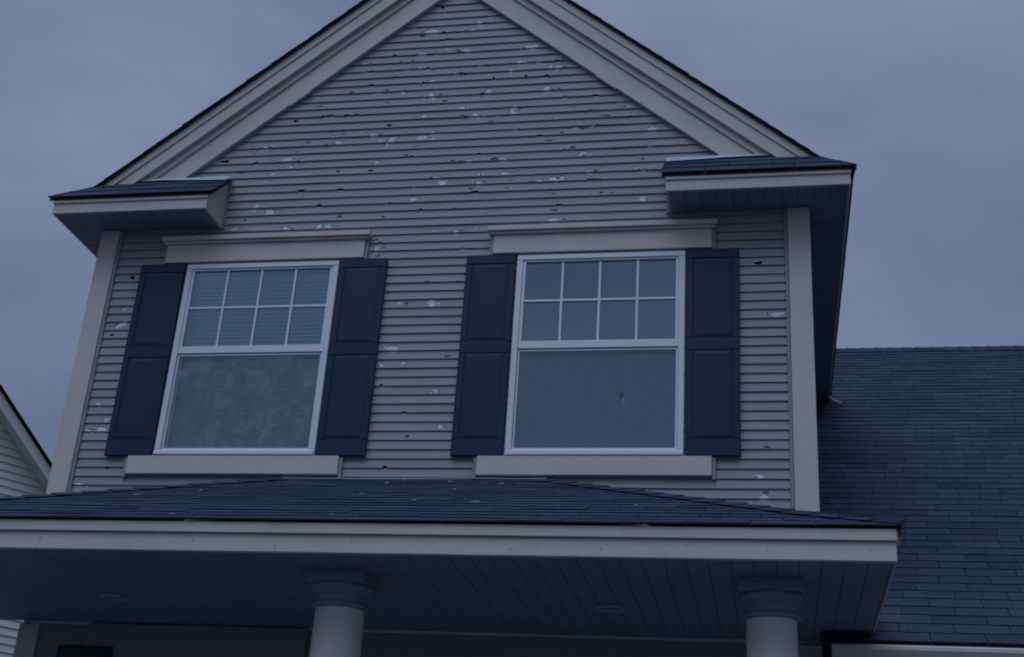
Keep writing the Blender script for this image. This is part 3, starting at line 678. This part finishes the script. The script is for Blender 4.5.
# build the shingles: the 300 that show largest are pieces, the rest one part for each roof
order = sorted(range(len(SHINGLES)), key=lambda i: -SHINGLES[i][0]); big = set(order[:300])
rest = {}
for i, (ar, V, Fc, tn, par) in enumerate(SHINGLES):
    if i in big:
        link('shingle', mesh('shingle', V, Fc, 'shingle', tint=tn), par)
    else:
        r = rest.setdefault(par.name, (par, [], [], [])); b = len(r[1]); r[1].extend(V); r[2].extend([tuple(b + q for q in t) for t in Fc]); r[3].extend([tn] * len(Fc))
for nm, (par, V, Fc, tn) in rest.items():
    o = link('shingles', mesh('shingles', V, Fc, 'shingle', tint=tn), par); o['kind'] = 'stuff'

# chips of siding lying on the porch roof
def on_porch(u, v):
    d = ray(u, v); nf_ = X3.cross(upf).normalized(); t = nf_.dot(Vector((0, ey, ezp)) - CAM) / nf_.dot(d); return CAM + d * t, nf_
rc = random.Random(5)
CHIPS = [(137, 496.5, 9, 1.5, 'long pale siding sliver on the porch roof below the leftmost shutter'),
 (201, 492, 4, 1.5, 'small pale chip on the porch roof under the left window apron'),
 (361, 495.5, 4, 1.5, 'small pale chip on the porch roof just right of the left apron end'),
 (387, 484.5, 4, 1.5, 'pale chip near the porch roof top, leftmost of those between the aprons'),
 (405, 482, 4, 2, 'topmost pale chip on the porch roof, against the wall between the aprons'),
 (449.5, 483.5, 4, 2, 'pale chip near the porch roof top below the left shutter of the right window'),
 (455, 491, 2.5, 1.5, 'tiny pale chip just above the biggest siding sliver on the porch roof'),
 (502, 485.5, 5, 1.5, 'pale chip near the porch roof top under the left part of the right apron'),
 (475, 504, 11, 2, 'biggest pale siding sliver on the porch roof, middle of the slope'),
 (414, 502, 3, 2, 'small pale chip mid slope on the porch roof, left of the biggest sliver'),
 (331, 516.5, 3, 2, 'pale chip at the porch roof edge above the left column'),
 (636, 507, 3, 2, 'rightmost pale chip on the porch roof, below the right window'),
 (172, 516, 4, 1.5, 'pale chip at the porch roof edge below the left window')]
for u, v, wpx, hpx, lab in CHIPS:
    p, nf_ = on_porch(u, v); mp_ = (p - CAM).length / F
    P = shard(0, 0, wpx * mp_, max(hpx * mp_ * 2.6, .018), rc); ang = rc.uniform(-.3, .3)
    upn = upf.normalized()
    V = [X3 * x + upn * y + nf_ * (.012 + .05 * x * ang) for x, y in P]
    o = prism('siding_chip', V, nf_ * .002, 'chip'); o.location = p
    o['label'] = lab; o['category'] = 'debris'; o['group'] = 'siding chips on the porch roof'
p, nf_ = on_porch(79, 494)
P = shard(0, 0, .085, .06, rc); upn = upf.normalized()
o = prism('siding_chip', [X3 * x + upn * y + nf_ * .012 for x, y in P], nf_ * .004, 'leafchip'); o.location = p
o['label'] = 'greenish scrap on the porch roof beside the left corner board'; o['category'] = 'debris'

# ------------------------------------------------------------ neighbouring house on the left
TH = R(55); nd = Vector((math.cos(TH), math.sin(TH), 0)); nn_ = Vector((math.sin(TH), -math.cos(TH), 0))
N0 = onY(25, 460, 7.0)
def onN(u, v, off=0):
    d = ray(u, v); t = nn_.dot(N0 + nn_ * off - CAM) / nn_.dot(d); p = CAM + d * t; return (p - N0).dot(nd), p.z
nb_ = empty('neighbouring_house', (N0.x, N0.y, 0), 'cream sided house with pale rake boards, far left behind the porch', 'house')
nb_.rotation_euler = (0, 0, TH)
# local frame: x along the wall, y into the house, z up
r0, r1 = onN(0, 388, .3), onN(52, 468, .3)       # top edge of the rake
ms = (r1[1] - r0[1]) / (r1[0] - r0[0])
b0 = onN(0, 405, .3); w0 = onN(0, 411)
ridge_x = r0[0] - 2.5; end_x = ridge_x + 4.2
top = lambda x, off: r0[1] + off + ms * (x - r0[0])
fh = r0[1] - (b0[1] + ms * (r0[0] - b0[0])) ; 
for s in (1, -1):
    X_ = lambda x: ridge_x + s * (x - ridge_x)
    def nrk(name, o0, o1, y0, y1, m, xe=end_x + .35): return prism(name, [(X_(ridge_x), y0, top(ridge_x, o0)), (X_(xe), y0, top(xe, o0)), (X_(xe), y0, top(xe, o1)), (X_(ridge_x), y0, top(ridge_x, o1))], (0, y1 - y0, 0), m, nb_)
    nrk('roof', .03, -.02, -.33, 9.3, 'shingle')
    nrk('rake_board', -.021, -fh - .02, -.30, -.27, 'ntrim')
    nrk('rake_soffit', -.12, -.14, -.2695, -.002, 'ntrim')
eave_z = top(end_x, -.2)
prism('gable_wall', [(2 * ridge_x - end_x, .03, .2), (end_x, .03, .2), (end_x, .03, eave_z), (ridge_x, .03, top(ridge_x, -.2)), (2 * ridge_x - end_x, .03, eave_z)], (0, 9, 0), 'nsiding', nb_)
ng = [o for o in nb_.children if o.name.startswith('gable_wall')][0]
z = .3; e = .105
while z < top(ridge_x, -.3):
    hw = end_x - ridge_x if z < eave_z else max(.05, (z - top(ridge_x, -.2)) / ms)
    a, b = ridge_x - hw - (.12 if z >= eave_z else -.02), ridge_x + hw + (.12 if z >= eave_z else -.02)
    V = [(a, -.002, z), (b, -.002, z), (b, .03, z), (a, .03, z), (a, .018, z + e), (b, .018, z + e)]
    link('siding_plank', mesh('siding_plank', V, [(0, 1, 5, 4), (0, 3, 2, 1)], 'nsiding'), ng); z += e
prism('corner_board', [(end_x - .12, -.02, .2), (end_x + .01, -.02, .2), (end_x + .01, -.02, eave_z), (end_x - .12, -.02, eave_z)], (0, .04, 0), 'ntrim', nb_)
scene.cycles.filter_width = 1.9
